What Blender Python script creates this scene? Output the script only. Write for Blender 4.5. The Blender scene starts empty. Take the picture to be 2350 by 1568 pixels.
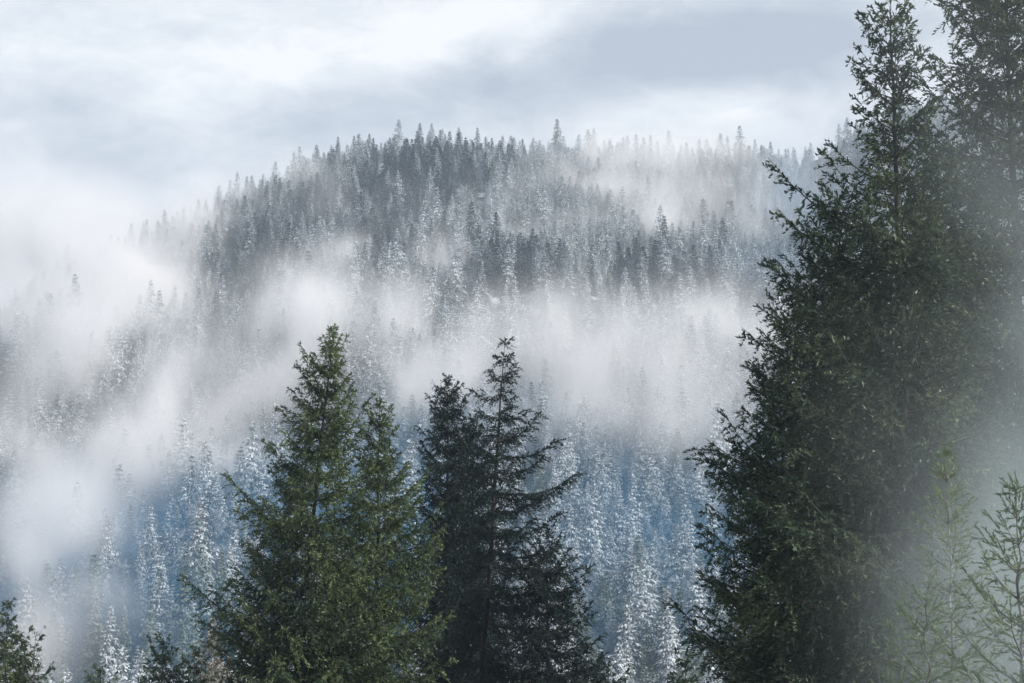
import bpy, math, random
import numpy as np
from mathutils import Vector, Matrix

S = bpy.context.scene
C = S.collection
R = math.radians

# ------------------------------------------------------------------ camera
PITCH = 8.0
LENS = 60.0
cam_d = bpy.data.cameras.new('camera')
cam = bpy.data.objects.new('camera', cam_d)
C.objects.link(cam)
cam.location = (0, 0, 0)
cam.rotation_euler = (R(90 + PITCH), 0, 0)
cam_d.lens = LENS
cam_d.sensor_width = 36.0
cam_d.clip_start = 0.5
cam_d.clip_end = 20000
S.camera = cam

# ------------------------------------------------------------------ exposure, render
S.view_settings.view_transform = 'Standard'
S.view_settings.look = 'None'
S.view_settings.exposure = 0.2
S.view_settings.gamma = 1.0
S.view_settings.use_curve_mapping = False
S.cycles.volume_bounces = 4
S.cycles.max_bounces = 6
S.cycles.diffuse_bounces = 3
S.cycles.transmission_bounces = 2
S.cycles.transparent_max_bounces = 8
S.cycles.volume_step_rate = 2.0
S.cycles.volume_max_steps = 128
S.cycles.use_denoising = True

# ------------------------------------------------------------------ sun and sky
SUN_EL, SUN_AZ = 30.0, 113.0          # azimuth clockwise from +Y (the view direction)
sd = Vector((math.sin(R(SUN_AZ)) * math.cos(R(SUN_EL)), math.cos(R(SUN_AZ)) * math.cos(R(SUN_EL)), math.sin(R(SUN_EL))))
sun_d = bpy.data.lights.new('sun', 'SUN')
sun_d.energy = 5.0
sun_d.angle = R(0.6)
sun_d.color = (1.0, 0.94, 0.86)
sun = bpy.data.objects.new('sun', sun_d)
sun.rotation_euler = (-sd).to_track_quat('-Z', 'Y').to_euler()
sun.location = (200, 0, 300)
C.objects.link(sun)


class NT:
    """small node-tree helper"""
    def __init__(s, tree):
        s.t = tree; s.n = tree.nodes; s.l = tree.links

    def new(s, typ, **kw):
        nd = s.n.new(typ)
        for k, v in kw.items():
            setattr(nd, k, v)
        return nd

    def put(s, sock, v):
        if hasattr(v, 'is_output') or isinstance(v, bpy.types.NodeSocket):
            s.l.new(v, sock)
        else:
            sock.default_value = v

    def math(s, op, a, b=None, c=None, clamp=False):
        m = s.new('ShaderNodeMath', operation=op); m.use_clamp = clamp
        for i, v in enumerate((a, b, c)):
            if v is not None:
                s.put(m.inputs[i], v)
        return m.outputs[0]

    def vmath(s, op, a, b=None, out=0):
        m = s.new('ShaderNodeVectorMath', operation=op)
        s.put(m.inputs[0], a)
        if b is not None:
            s.put(m.inputs[1], b)
        return m.outputs[out]

    def noise(s, vec, scale, detail=4.0, rough=0.5, dist=0.0):
        nd = s.new('ShaderNodeTexNoise')
        if vec is not None:
            s.l.new(vec, nd.inputs['Vector'])
        nd.inputs['Scale'].default_value = scale
        nd.inputs['Detail'].default_value = detail
        nd.inputs['Roughness'].default_value = rough
        nd.inputs['Distortion'].default_value = dist
        return nd.outputs['Fac']

    def ramp(s, f, stops):
        r = s.new('ShaderNodeValToRGB')
        s.put(r.inputs[0], f)
        el = r.color_ramp.elements
        while len(el) > 1:
            el.remove(el[0])
        el[0].position = stops[0][0]; el[0].color = (*stops[0][1], 1)
        for p, c in stops[1:]:
            e = el.new(p); e.color = (*c, 1)
        return r.outputs[0]

    def mixc(s, f, a, b, mode='MIX'):
        m = s.new('ShaderNodeMix', data_type='RGBA', blend_type=mode)
        s.put(m.inputs[0], f)
        s.put(m.inputs[6], a if not isinstance(a, tuple) else (*a, 1))
        s.put(m.inputs[7], b if not isinstance(b, tuple) else (*b, 1))
        return m.outputs[2]

    def mapr(s, v, a, b, c=0.0, d=1.0):
        m = s.new('ShaderNodeMapRange'); m.clamp = True
        s.put(m.inputs[0], v)
        for i, q in enumerate((a, b, c, d)):
            m.inputs[i + 1].default_value = q
        return m.outputs[0]


cp, sp = math.cos(R(PITCH)), math.sin(R(PITCH))


def pdir(px, py):
    """viewing direction of a point of the photograph (2350 x 1568)"""
    xc = (px - 1175) * 36.0 / 2350 / LENS
    yc = (784 - py) * 36.0 / 2350 / LENS
    return np.array([xc, cp - yc * sp, sp + yc * cp])


def pproj(x, y, z):
    """photograph coordinates of world points"""
    d = y * cp + z * sp
    u = x / d
    v = (-y * sp + z * cp) / d
    return 1175 + u * LENS * 2350 / 36, 784 - v * LENS * 2350 / 36


world = bpy.data.worlds.new('World')
S.world = world
world.use_nodes = True
w = NT(world.node_tree)
w.n.clear()
wo = w.new('ShaderNodeOutputWorld')
sky = w.new('ShaderNodeTexSky', sky_type='NISHITA')
sky.sun_disc = False
sky.sun_elevation = R(SUN_EL)
sky.sun_rotation = R(SUN_AZ)
bg1 = w.new('ShaderNodeBackground'); bg1.inputs[1].default_value = 0.10
w.l.new(sky.outputs[0], bg1.inputs[0])
tc = w.new('ShaderNodeTexCoord')
dv = tc.outputs['Generated']
# stretched cloud noise in direction space
mp = w.new('ShaderNodeMapping'); mp.inputs['Scale'].default_value = (1.0, 1.0, 2.2)
mp.inputs['Rotation'].default_value = (0, R(-14), 0)
mp.inputs['Location'].default_value = (0.35, 0.0, 0.1)
w.l.new(dv, mp.inputs[0])
n1 = w.noise(mp.outputs[0], 5.0, 6, 0.55, 0.35)
n2 = w.noise(mp.outputs[0], 14.0, 6, 0.6, 0.5)
n3 = w.noise(mp.outputs[0], 34.0, 7, 0.62, 0.8)
cl = w.math('ADD', w.math('ADD', w.math('MULTIPLY', n1, 0.46), w.math('MULTIPLY', n2, 0.34)), w.math('MULTIPLY', n3, 0.20))
cl = w.mapr(cl, 0.36, 0.64)


def lobe(px, py, rx, ry, rot=0.0):
    """soft cloud bank round one direction of the sky, ellipse radii in degrees"""
    d = pdir(px, py); d = d / np.linalg.norm(d)
    r = np.cross(d, (0, 0, 1)); r /= np.linalg.norm(r)
    u = np.cross(r, d)
    cr, sr = math.cos(R(rot)), math.sin(R(rot))
    a = (r * cr + u * sr) / math.sin(R(rx)); b = (-r * sr + u * cr) / math.sin(R(ry))
    da = w.vmath('DOT_PRODUCT', dv, tuple(a), 1); db = w.vmath('DOT_PRODUCT', dv, tuple(b), 1)
    front = w.math('GREATER_THAN', w.vmath('DOT_PRODUCT', dv, tuple(d), 1), 0.0)
    q = w.math('ADD', w.math('MULTIPLY', da, da), w.math('MULTIPLY', db, db))
    return w.math('MULTIPLY', front, w.math('EXPONENT', w.math('MULTIPLY', q, -1.0)))


acc = w.math('MULTIPLY', cl, 0.74)
acc = w.math('ADD', acc, 0.17)
for (px, py, rx, ry, rot, k) in [
        (1450, 150, 9, 1.7, 6, -0.40), (1750, 110, 5, 1.3, 0, -0.30), (1000, 230, 5.5, 1.3, 12, -0.28),
        (180, 330, 4.0, 2.0, -30, -0.38), (690, 260, 2.5, 1.0, 10, -0.16), (230, 60, 3, 2.2, 20, -0.10),
        (520, 110, 5.0, 1.8, 14, 0.38), (1020, 60, 4.5, 1.5, 14, 0.26), (1300, 10, 5.5, 0.8, 8, 0.22),
        (1620, 250, 6, 1.1, 4, 0.35), (950, 130, 1.8, 0.8, 25, 0.22), (120, 520, 3.5, 1.6, 0, 0.25),
        (30, 60, 2.0, 2.5, 0, 0.2), (1190, 115, 2.6, 0.35, 38, 0.20), (2150, 120, 2.5, 3.5, 0, 0.22)]:
    acc = w.math('ADD', acc, w.math('MULTIPLY', lobe(px, py, rx, ry, rot), k))
ccol = w.ramp(acc, [(0.0, (0.45, 0.495, 0.57)), (0.3, (0.56, 0.605, 0.67)), (0.62, (0.72, 0.755, 0.805)), (0.85, (0.83, 0.855, 0.885)), (1.0, (0.93, 0.935, 0.95))])
bg2 = w.new('ShaderNodeBackground'); bg2.inputs[1].default_value = 1.0
w.l.new(ccol, bg2.inputs[0])
mxs = w.new('ShaderNodeMixShader'); mxs.inputs[0].default_value = 0.92
w.l.new(bg1.outputs[0], mxs.inputs[1]); w.l.new(bg2.outputs[0], mxs.inputs[2])
w.l.new(mxs.outputs[0], wo.inputs['Surface'])
world.cycles.sampling_method = 'AUTOMATIC'


# ------------------------------------------------------------------ noise on arrays
def vnoise(shape_pts, freq, seed):
    """value noise, smooth, period-free; shape_pts = (x, y, z) arrays"""
    rg = np.random.default_rng(seed)
    L = 32
    lat = rg.random((L, L, L)).astype('f4')
    out = 0
    p = [np.asarray(q, dtype='f4') * freq + 1000.0 for q in shape_pts]
    i = [np.floor(q).astype('i4') for q in p]
    f = [q - ii for q, ii in zip(p, i)]
    f = [q * q * (3 - 2 * q) for q in f]
    i = [ii % L for ii in i]
    j = [(ii + 1) % L for ii in i]
    for a in (0, 1):
        wa = f[0] if a else 1 - f[0]; ia = j[0] if a else i[0]
        for b in (0, 1):
            wb = f[1] if b else 1 - f[1]; ib = j[1] if b else i[1]
            for c in (0, 1):
                wc = f[2] if c else 1 - f[2]; ic = j[2] if c else i[2]
                out = out + wa * wb * wc * lat[ia, ib, ic]
    return out


def fbm(pts, freq, seed, octs=4, gain=0.5):
    o, a, t = 0, 1.0, 0.0
    for k in range(octs):
        o = o + a * vnoise(pts, freq * 2 ** k, seed + k); t += a; a *= gain
    return o / t


# ------------------------------------------------------------------ terrain
# skyline of the tree tops in the photograph; the ground lies a tree height lower
SKY = [(-900, 860), (-400, 790), (0, 700), (60, 665), (110, 628), (240, 580), (360, 520), (430, 485), (500, 445), (580, 412), (680, 368), (740, 340), (850, 318),
       (960, 310), (1070, 316), (1200, 335), (1320, 328), (1480, 335), (1600, 345), (1700, 342), (1830, 342), (1880, 325), (1950, 285), (2050, 250),
       (2200, 225), (2350, 205), (2800, 150), (3400, 130)]
NEAR = 600.0
FAR = 1400.0
_a = np.array([pdir(p, q + 40) for p, q in SKY])
SK_A = _a[:, 0] / _a[:, 1]
SK_E = _a[:, 2] / _a[:, 1]


def ground_z(x, y):
    x = np.asarray(x, dtype='f8'); y = np.asarray(y, dtype='f8')
    yy = np.maximum(y, 1.0)
    a = np.clip(x / np.maximum(yy, 250), SK_A[0], SK_A[-1])
    e = np.interp(a, SK_A, SK_E)
    yr = FAR - 260 * np.clip(-a - 0.12, 0, 0.3) / 0.2 + 120 * np.clip(a, 0, .3)
    zr = e * yr
    z0 = -62.0 + 0 * x
    t = (y - NEAR) / (yr - NEAR)
    tc_ = np.clip(t, 0, 1)
    hill = z0 + (zr - z0) * (tc_ ** 0.94)
    amp = np.clip(tc_ * 4, 0, 1) * np.clip((1 - tc_) * 5, 0, 1)
    hill = hill + amp * ((fbm((x, y, 0 * x), 1 / 170., 11, 3) - 0.5) * 60 + (vnoise((x, y, 0 * x), 1 / 45., 21) - 0.5) * 9)
    back = zr - np.clip(t - 1, 0, 5) * (yr - NEAR) * 0.45
    hill = np.where(t > 1, np.maximum(back, -60), hill)
    # near ground: a bank that falls away from the viewpoint to the valley floor
    near = np.interp(y, [-200, 0, 20, 60, 140, 260, NEAR], [-1.5, -1.8, -3.5, -9, -17, -45, -62])
    near = near + (vnoise((x, y, 0 * x), 1 / 30., 5) - .5) * np.clip((yy - 10) / 100, 0, 1) * 4
    return np.where(y < NEAR, near, hill)


def hit(px, py, up=0.0):
    """where the line of sight meets the terrain"""
    d = pdir(px, py); d = d / d[1]
    ys = np.arange(NEAR - 80, 1900, 4.0)
    g = ground_z(d[0] * ys, ys) + up
    k = np.nonzero(d[2] * ys < g)[0]
    y = ys[k[0]] if len(k) else 1380.0
    return np.array([d[0] * y, y, d[2] * y])


def setp(o, label=None, cat=None, group=None, kind=None):
    for k, v in (('label', label), ('category', cat), ('group', group), ('kind', kind)):
        if v:
            o[k] = v
    return o


def mesh_from(name, V, F, mats, mi=None, smooth=False, uv=None):
    """V (n,3); F list of (array (k,m)) of equal-sized polygons"""
    me = bpy.data.meshes.new(name)
    V = np.asarray(V, dtype='f4')
    me.vertices.add(len(V)); me.vertices.foreach_set('co', V.ravel())
    if not isinstance(F, list):
        F = [F]
    F = [np.asarray(f, dtype='i4') for f in F if len(f)]
    loops = np.concatenate([f.ravel() for f in F])
    tot = np.concatenate([np.full(len(f), f.shape[1], dtype='i4') for f in F])
    st = np.concatenate([[0], np.cumsum(tot)[:-1]]).astype('i4')
    me.loops.add(len(loops)); me.loops.foreach_set('vertex_index', loops)
    me.polygons.add(len(tot)); me.polygons.foreach_set('loop_start', st)
    if mi is not None:
        me.polygons.foreach_set('material_index', np.asarray(mi, dtype='i4'))
    if smooth:
        me.polygons.foreach_set('use_smooth', np.ones(len(tot), dtype=bool))
    me.update(calc_edges=True)
    for m in mats:
        me.materials.append(m)
    return me


def obj(name, me, parent=None, loc=None):
    o = bpy.data.objects.new(name, me)
    C.objects.link(o)
    if parent is not None:
        o.parent = parent
    if loc is not None:
        o.location = loc
    return o


# ------------------------------------------------------------------ materials
def new_mat(name):
    m = bpy.data.materials.new(name); m.use_nodes = True
    t = NT(m.node_tree); t.n.clear()
    out = t.new('ShaderNodeOutputMaterial')
    return m, t, out


def needle_mat(name, ca, cb, cc, frost=0.0, frost_col=(0.8, 0.84, 0.88), trans=0.25, nscale=0.35, fr_lo=0.2, fr_hi=0.7):
    """needles of two or three tones in patches, with rime on the upper sides"""
    m, t, out = new_mat(name)
    g = t.new('ShaderNodeNewGeometry')
    oi = t.new('ShaderNodeObjectInfo')
    pos = g.outputs['Position']
    a = t.noise(pos, nscale, 5, 0.72)
    col = t.ramp(a, [(0.34, ca), (0.52, cb), (0.70, cc)])
    rnd = t.mapr(g.outputs['Random Per Island'], 0, 1, 0.72, 1.25)
    cr = t.new('ShaderNodeCombineColor')
    for i in range(3):
        t.l.new(rnd, cr.inputs[i])
    col = t.mixc(1.0, col, cr.outputs[0], 'MULTIPLY')
    if frost > 0:
        sx = t.new('ShaderNodeSeparateXYZ'); t.l.new(g.outputs['Normal'], sx.inputs[0])
        up = t.mapr(sx.outputs[2], -0.5, 0.35, 0.38, 1.0)
        fn = t.noise(pos, 0.45, 3, 0.6)
        big = t.noise(pos, 0.03, 2, 0.5)
        fn = t.math('ADD', t.math('MULTIPLY', fn, 0.8), t.math('MULTIPLY', g.outputs['Random Per Island'], 0.2))
        fn = t.math('ADD', fn, t.math('MULTIPLY', t.math('SUBTRACT', big, 0.5), 0.5))
        fn = t.math('ADD', fn, t.math('MULTIPLY', t.math('SUBTRACT', oi.outputs['Random'], 0.5), 0.22))
        fa = t.math('MULTIPLY', up, t.mapr(fn, fr_lo, fr_hi), clamp=True)
        fa = t.math('MULTIPLY', fa, frost, clamp=True)
        col = t.mixc(fa, col, frost_col)
    d = t.new('ShaderNodeBsdfDiffuse'); t.l.new(col, d.inputs[0])
    tr = t.new('ShaderNodeBsdfTranslucent'); t.l.new(col, tr.inputs[0])
    mx = t.new('ShaderNodeMixShader'); mx.inputs[0].default_value = trans
    t.l.new(d.outputs[0], mx.inputs[1]); t.l.new(tr.outputs[0], mx.inputs[2])
    gl = t.new('ShaderNodeBsdfGlossy'); gl.inputs['Roughness'].default_value = 0.42
    gl.inputs['Color'].default_value = (0.9, 0.95, 0.9, 1)
    mx2 = t.new('ShaderNodeMixShader'); mx2.inputs[0].default_value = 0.02
    t.l.new(mx.outputs[0], mx2.inputs[1]); t.l.new(gl.outputs[0], mx2.inputs[2])
    t.l.new(mx2.outputs[0], out.inputs['Surface'])
    return m


def bark_mat(name, ca, cb, scale=3.0, frost=0.0):
    m, t, out = new_mat(name)
    g = t.new('ShaderNodeNewGeometry')
    mp = t.new('ShaderNodeMapping'); mp.inputs['Scale'].default_value = (1, 1, 0.25)
    t.l.new(g.outputs['Position'], mp.inputs[0])
    a = t.noise(mp.outputs[0], scale, 5, 0.65)
    col = t.ramp(a, [(0.35, ca), (0.65, cb)])
    if frost:
        b = t.noise(g.outputs['Position'], 1.3, 3, 0.6)
        col = t.mixc(t.mapr(b, 0.45, 0.6, 0, frost), col, (0.7, 0.75, 0.8))
    p = t.new('ShaderNodeBsdfPrincipled')
    t.l.new(col, p.inputs['Base Color']); p.inputs['Roughness'].default_value = 0.9
    bp = t.new('ShaderNodeBump'); bp.inputs['Strength'].default_value = 0.6; bp.inputs['Distance'].default_value = 0.05
    t.l.new(a, bp.inputs['Height']); t.l.new(bp.outputs[0], p.inputs['Normal'])
    t.l.new(p.outputs[0], out.inputs['Surface'])
    return m


M_OLIVE = needle_mat('olive_needles', (0.020, 0.040, 0.030), (0.100, 0.142, 0.066), (0.225, 0.275, 0.122), trans=0.18)
M_GREEN = needle_mat('green_needles', (0.014, 0.032, 0.030), (0.056, 0.088, 0.058), (0.190, 0.228, 0.115), trans=0.18)
M_DARK = needle_mat('dark_needles', (0.009, 0.020, 0.020), (0.022, 0.040, 0.036), (0.055, 0.082, 0.064), trans=0.15)
M_YOUNG = needle_mat('young_needles', (0.080, 0.130, 0.085), (0.170, 0.230, 0.130), (0.270, 0.330, 0.190), trans=0.35)
M_FROST = needle_mat('frosted_needles', (0.040, 0.065, 0.085), (0.060, 0.090, 0.112), (0.085, 0.115, 0.135), frost=1.0, frost_col=(0.82, 0.87, 0.91), trans=0.20, fr_lo=0.20, fr_hi=0.50)
M_LIGHTFROST = needle_mat('lightly_frosted_needles', (0.010, 0.022, 0.034), (0.018, 0.036, 0.050), (0.035, 0.056, 0.070), frost=0.4, frost_col=(0.66, 0.75, 0.82), trans=0.10, fr_lo=0.38, fr_hi=0.66)
M_PARTFROST = needle_mat('thinly_frosted_needles', (0.05, 0.085, 0.07), (0.09, 0.125, 0.095), (0.14, 0.17, 0.12), frost=0.85, frost_col=(0.62, 0.72, 0.68), trans=0.2, fr_lo=0.3, fr_hi=0.8)
M_TWIG = needle_mat('frosted_twigs', (0.07, 0.085, 0.11), (0.13, 0.15, 0.18), (0.20, 0.22, 0.26), frost=0.9, frost_col=(0.76, 0.80, 0.87), trans=0.05, fr_lo=0.2, fr_hi=0.8)
M_PINK = needle_mat('rusty_frosted_needles', (0.16, 0.12, 0.09), (0.22, 0.19, 0.14), (0.30, 0.26, 0.20), frost=0.6, frost_col=(0.66, 0.64, 0.62), trans=0.15)
M_BARK = bark_mat('fir_bark', (0.012, 0.011, 0.010), (0.034, 0.030, 0.027))
M_LBARK = bark_mat('pale_bark', (0.045, 0.042, 0.040), (0.12, 0.115, 0.105), frost=0.3)
M_FBARK = bark_mat('frosted_bark', (0.025, 0.03, 0.036), (0.07, 0.08, 0.09), frost=0.8)

m, t, out = new_mat('snowy_ground')
M_GROUND = m
g = t.new('ShaderNodeNewGeometry')
a = t.noise(g.outputs['Position'], 0.06, 6, 0.6)
b = t.noise(g.outputs['Position'], 0.8, 5, 0.65)
sx = t.new('ShaderNodeSeparateXYZ'); t.l.new(g.outputs['Position'], sx.inputs[0])
litter = t.ramp(b, [(0.3, (0.012, 0.016, 0.018)), (0.6, (0.035, 0.042, 0.040)), (0.8, (0.07, 0.075, 0.06))])
sn = t.math('MULTIPLY', t.mapr(t.math('ADD', t.math('MULTIPLY', a, 0.5), t.math('MULTIPLY', b, 0.5)), 0.46, 0.60), t.mapr(sx.outputs[1], 300, 520, 0.05, 0.75))
col = t.mixc(sn, litter, (0.62, 0.68, 0.74))
p = t.new('ShaderNodeBsdfPrincipled'); t.l.new(col, p.inputs['Base Color']); p.inputs['Roughness'].default_value = 0.9
bp = t.new('ShaderNodeBump'); bp.inputs['Distance'].default_value = 0.6; t.l.new(b, bp.inputs['Height']); t.l.new(bp.outputs[0], p.inputs['Normal'])
t.l.new(p.outputs[0], out.inputs['Surface'])

# ------------------------------------------------------------------ ground sheet
xs = np.concatenate([np.linspace(-4500, -900, 19)[:-1], np.linspace(-900, 1100, 230), np.linspace(1100, 4500, 19)[1:]])
ys = np.concatenate([np.linspace(-600, 0, 8)[:-1], np.linspace(0, 560, 57)[:-1], np.linspace(560, 1560, 160), np.linspace(1560, 9000, 24)[1:]])
X, Y = np.meshgrid(xs, ys, indexing='ij')
Z = ground_z(X, Y)
V = np.stack([X, Y, Z], -1).reshape(-1, 3)
nx, ny = X.shape
I = np.arange(nx * ny).reshape(nx, ny)
F = np.stack([I[:-1, :-1], I[1:, :-1], I[1:, 1:], I[:-1, 1:]], -1).reshape(-1, 4)
o = obj('ground', mesh_from('ground', V, F, [M_GROUND], smooth=True))
setp(o, kind='structure')

# ------------------------------------------------------------------ conifer geometry
def tube(path, rad, sides=6):
    """tube round a polyline; path (n,3), rad (n,)"""
    path = np.asarray(path, dtype='f8'); n = len(path)
    d = np.gradient(path, axis=0); d /= np.linalg.norm(d, axis=1)[:, None] + 1e-9
    ref = np.where(np.abs(d[:, 2:3]) > 0.8, np.array([[1., 0, 0]]), np.array([[0., 0, 1]]))
    a = np.cross(d, ref); a /= np.linalg.norm(a, axis=1)[:, None] + 1e-9
    b = np.cross(d, a)
    th = np.arange(sides) * 2 * math.pi / sides
    V = path[:, None] + np.asarray(rad)[:, None, None] * (np.cos(th)[None, :, None] * a[:, None] + np.sin(th)[None, :, None] * b[:, None])
    V = V.reshape(-1, 3)
    i = np.arange(n - 1)[:, None] * sides; k = np.arange(sides)[None]; k2 = (k + 1) % sides
    F = np.stack([i + k, i + k2, i + sides + k2, i + sides + k], -1).reshape(-1, 4)
    return V, F


def limb(rg, L, rise, P):
    """one limb growing along +X from the origin: wood tube and needle sprays (diamonds)"""
    n = 7
    s = np.linspace(0, 1, n)
    sag = P['sag'] * (1 - max(rise, 0) / 1.2)
    bend = rg.normal(0, 0.07)
    px = L * s * math.cos(rise)
    pz = L * (s * math.sin(rise) - sag * np.sin(s * math.pi * 0.8) * 0.5 + P['tip'] * s ** 3)
    py = L * bend * s ** 2 + L * 0.03 * np.sin(s * 7 + rg.random() * 6) * s
    path = np.stack([px, py, pz], -1)
    r0 = 0.012 * L + 0.018 * P['sc']
    V1, F1 = tube(path, r0 * (1 - s * 0.9), 3)
    # branchlets
    nb = max(3, int(L / P['bsp']))
    q = np.linspace(P['bare'], 0.97, nb) + rg.normal(0, 0.3 / nb, nb)
    q = np.clip(q, 0.02, 1)
    side = np.where(np.arange(nb) % 2 == 0, 1.0, -1.0)
    bl = L * P['bw'] * np.clip(1.03 - q, 0.02, 1) ** 0.75 * rg.uniform(0.55, 1.15, nb) * np.clip(q / 0.28, 0.35, 1) + P['bmin'] * rg.uniform(0.6, 1.3, nb)
    base = np.stack([np.interp(q, s, path[:, k]) for k in range(3)], -1)
    tan = np.stack([np.interp(np.minimum(q + 0.05, 1), s, path[:, k]) - np.interp(np.maximum(q - 0.05, 0), s, path[:, k]) for k in range(3)], -1)
    tan /= np.linalg.norm(tan, axis=1)[:, None] + 1e-9
    fw = rg.uniform(0.35, 1.1, nb)
    hang = P['hang'] * rg.uniform(0.0, 1.7, nb)
    bd = tan * np.sin(fw)[:, None] + np.stack([0 * q, side * np.cos(fw), -hang + rg.normal(0, 0.34, nb)], -1)
    bd /= np.linalg.norm(bd, axis=1)[:, None]
    # the limb's own leader as one more branchlet
    base = np.vstack([base, path[-2]]); bd = np.vstack([bd, (path[-1] - path[-2]) / np.linalg.norm(path[-1] - path[-2])])
    bl = np.append(bl, np.linalg.norm(path[-1] - path[-2]) + P['bmin'])
    # sprays
    cnt = np.maximum(2, (bl / P['ssp']).astype(int))
    idx = np.repeat(np.arange(len(cnt)), cnt)
    k = np.concatenate([np.arange(c) for c in cnt]) + rg.uniform(-0.3, 0.3, len(idx))
    u = np.clip((k + 0.6) / cnt[idx], 0, 1)
    droop = P['droop'] * (bl[idx] * u) ** 2 / np.maximum(bl[idx], 0.3)
    p0 = base[idx] + bd[idx] * (bl[idx] * u)[:, None]
    p0[:, 2] -= droop
    N = len(idx)
    rd = rg.normal(0, 1, (N, 3))
    sd_ = bd[idx] * P['follow'] + rd * P.get('rnd', 0.5) + np.array([0.15, 0, P['sup']])
    sd_ /= np.linalg.norm(sd_, axis=1)[:, None]
    sl = P['sl'] * rg.uniform(0.6, 1.35, N) * (0.75 + 0.25 * (1 - u))
    sw = P['sw'] * rg.uniform(0.7, 1.3, N)
    wv = np.cross(sd_, np.array([0, 0, 1.0]) + rg.normal(0, P['roll'], (N, 3)))
    wv /= np.linalg.norm(wv, axis=1)[:, None] + 1e-9
    a = p0 - sd_ * (sl * 0.15)[:, None]
    b = p0 + sd_ * (sl * 0.4)[:, None] + wv * sw[:, None]
    c = p0 + sd_ * sl[:, None]
    d = p0 + sd_ * (sl * 0.4)[:, None] - wv * sw[:, None]
    c[:, 2] -= sl * 0.1
    V2 = np.stack([a, b, c, d], 1).reshape(-1, 3)
    F2 = np.arange(N * 4).reshape(-1, 4)
    return V1, F1, V2, F2


class Geo:
    def __init__(s):
        s.V = []; s.F = []; s.mi = []; s.n = 0

    def add(s, V, F, mi):
        s.V.append(V); s.F.append(F + s.n); s.mi.append(np.full(len(F), mi)); s.n += len(V)

    def mesh(s, name, mats, smooth=False):
        return mesh_from(name, np.vstack(s.V), np.vstack(s.F), mats, np.concatenate(s.mi), smooth)


P_NEAR = dict(sc=1.0, sag=0.18, tip=0.24, bsp=0.19, bare=0.14, bw=0.42, bmin=0.30, hang=0.62, ssp=0.052, droop=0.35, follow=0.8, sup=0.28, tier=1.5, tj=0.13,
              sl=0.29, sw=0.044, roll=0.7)


def fir(rg, H, prof, P, dens=7.0, rise_top=0.95, rise_bot=-0.15, crown_bot=0.06, lean=(0, 0), split=0.0, trunk_r=None, jitter=(0.72, 1.12), odd=0.04, rise_mid=0.25,
        vis=(-1e9, 1e9)):
    """a conifer with its foot at the origin.
    prof: list of (depth below the tip in m, reach to the left in m, reach to the right in m)
    dens: limbs per metre of stem at its top end; split: depth (m) down to which every limb is a mesh of its own."""
    pr = np.array(prof, dtype='f8')
    tr = trunk_r or H * 0.009

    def axis(d):
        t_ = d / H
        return np.array([lean[0] * (t_ ** 1.0) , lean[1] * t_, H - d])
    ds = np.linspace(0, H, 18)
    wob = rg.normal(0, 0.03, (18, 2)); wob[0] = 0
    path = np.array([axis(d) for d in ds]); path[:, :2] += wob
    foot = path[-1].copy(); foot[2] = 0
    off = path[-1, :2].copy()
    path[:, :2] -= off                      # foot at the origin
    rad = 0.012 * P['sc'] + tr * (ds / H) ** 0.85
    trunk = tube(path, rad, 8)
    singles, G = [], Geo()
    d = 0.12 * P['sc']
    az = rg.random() * 6.28
    dmax = H * (1 - crown_bot)
    while d < dmax:
        Lr = np.interp(d, pr[:, 0], pr[:, 2]); Ll = np.interp(d, pr[:, 0], pr[:, 1])
        az += 2.4 + rg.normal(0, 0.45)
        c = math.cos(az)
        wr = (c + 1) / 2
        L = (Lr * wr + Ll * (1 - wr)) * (1 - 0.12 * abs(math.sin(az)))
        L *= rg.uniform(*jitter)
        if rg.random() < odd:
            L *= rg.uniform(1.12, 1.3)
        f = d / H
        rise = np.interp(f, [0, 0.12, 0.45, 1], [rise_top, (rise_top + rise_mid) / 2, rise_mid, rise_bot]) + rg.normal(0, 0.10)
        L = max(L / max(math.cos(rise), 0.45) * 0.95, 0.12 * P['sc'])
        V1, F1, V2, F2 = limb(rg, L, rise, P)
        d_ = d
        if P.get('tier'):
            d_ = min((round(d / P['tier']) + rg.normal(0, P.get('tj', .09))) * P['tier'], H)
        cz, sz = math.cos(az), math.sin(az)
        Rm = np.array([[cz, -sz, 0], [sz, cz, 0], [0, 0, 1]])
        o = np.array([np.interp(max(d_, 0), ds, path[:, k]) for k in range(3)])
        V1 = V1 @ Rm.T; V2 = V2 @ Rm.T
        if d < split:
            g = Geo(); g.add(V1, F1, 0); g.add(V2, F2, 1); singles.append((o, g))
        else:
            G.add(V1 + o, F1, 0); G.add(V2 + o, F2, 1)
        d += (1.0 / dens) * (1 + 0.35 * f) * rg.uniform(0.5, 1.5) * (1.0 if vis[0] < d < vis[1] else 3.0)
    # leader
    V1, F1, V2, F2 = limb(rg, 0.35 * P['sc'] + 0.006 * H, 1.5, dict(P, bw=0.1, bmin=0.12))
    top = path[0] - np.array([0, 0, 0.3 * P['sc']])
    g = Geo(); g.add(V1 + top, F1, 0); g.add(V2 + top, F2, 1)
    if split > 0:
        g = Geo(); g.add(V1, F1, 0); g.add(V2, F2, 1); singles.append((top, g))
    else:
        G.add(V1 + top, F1, 0); G.add(V2 + top, F2, 1)
    return trunk, singles, G


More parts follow.
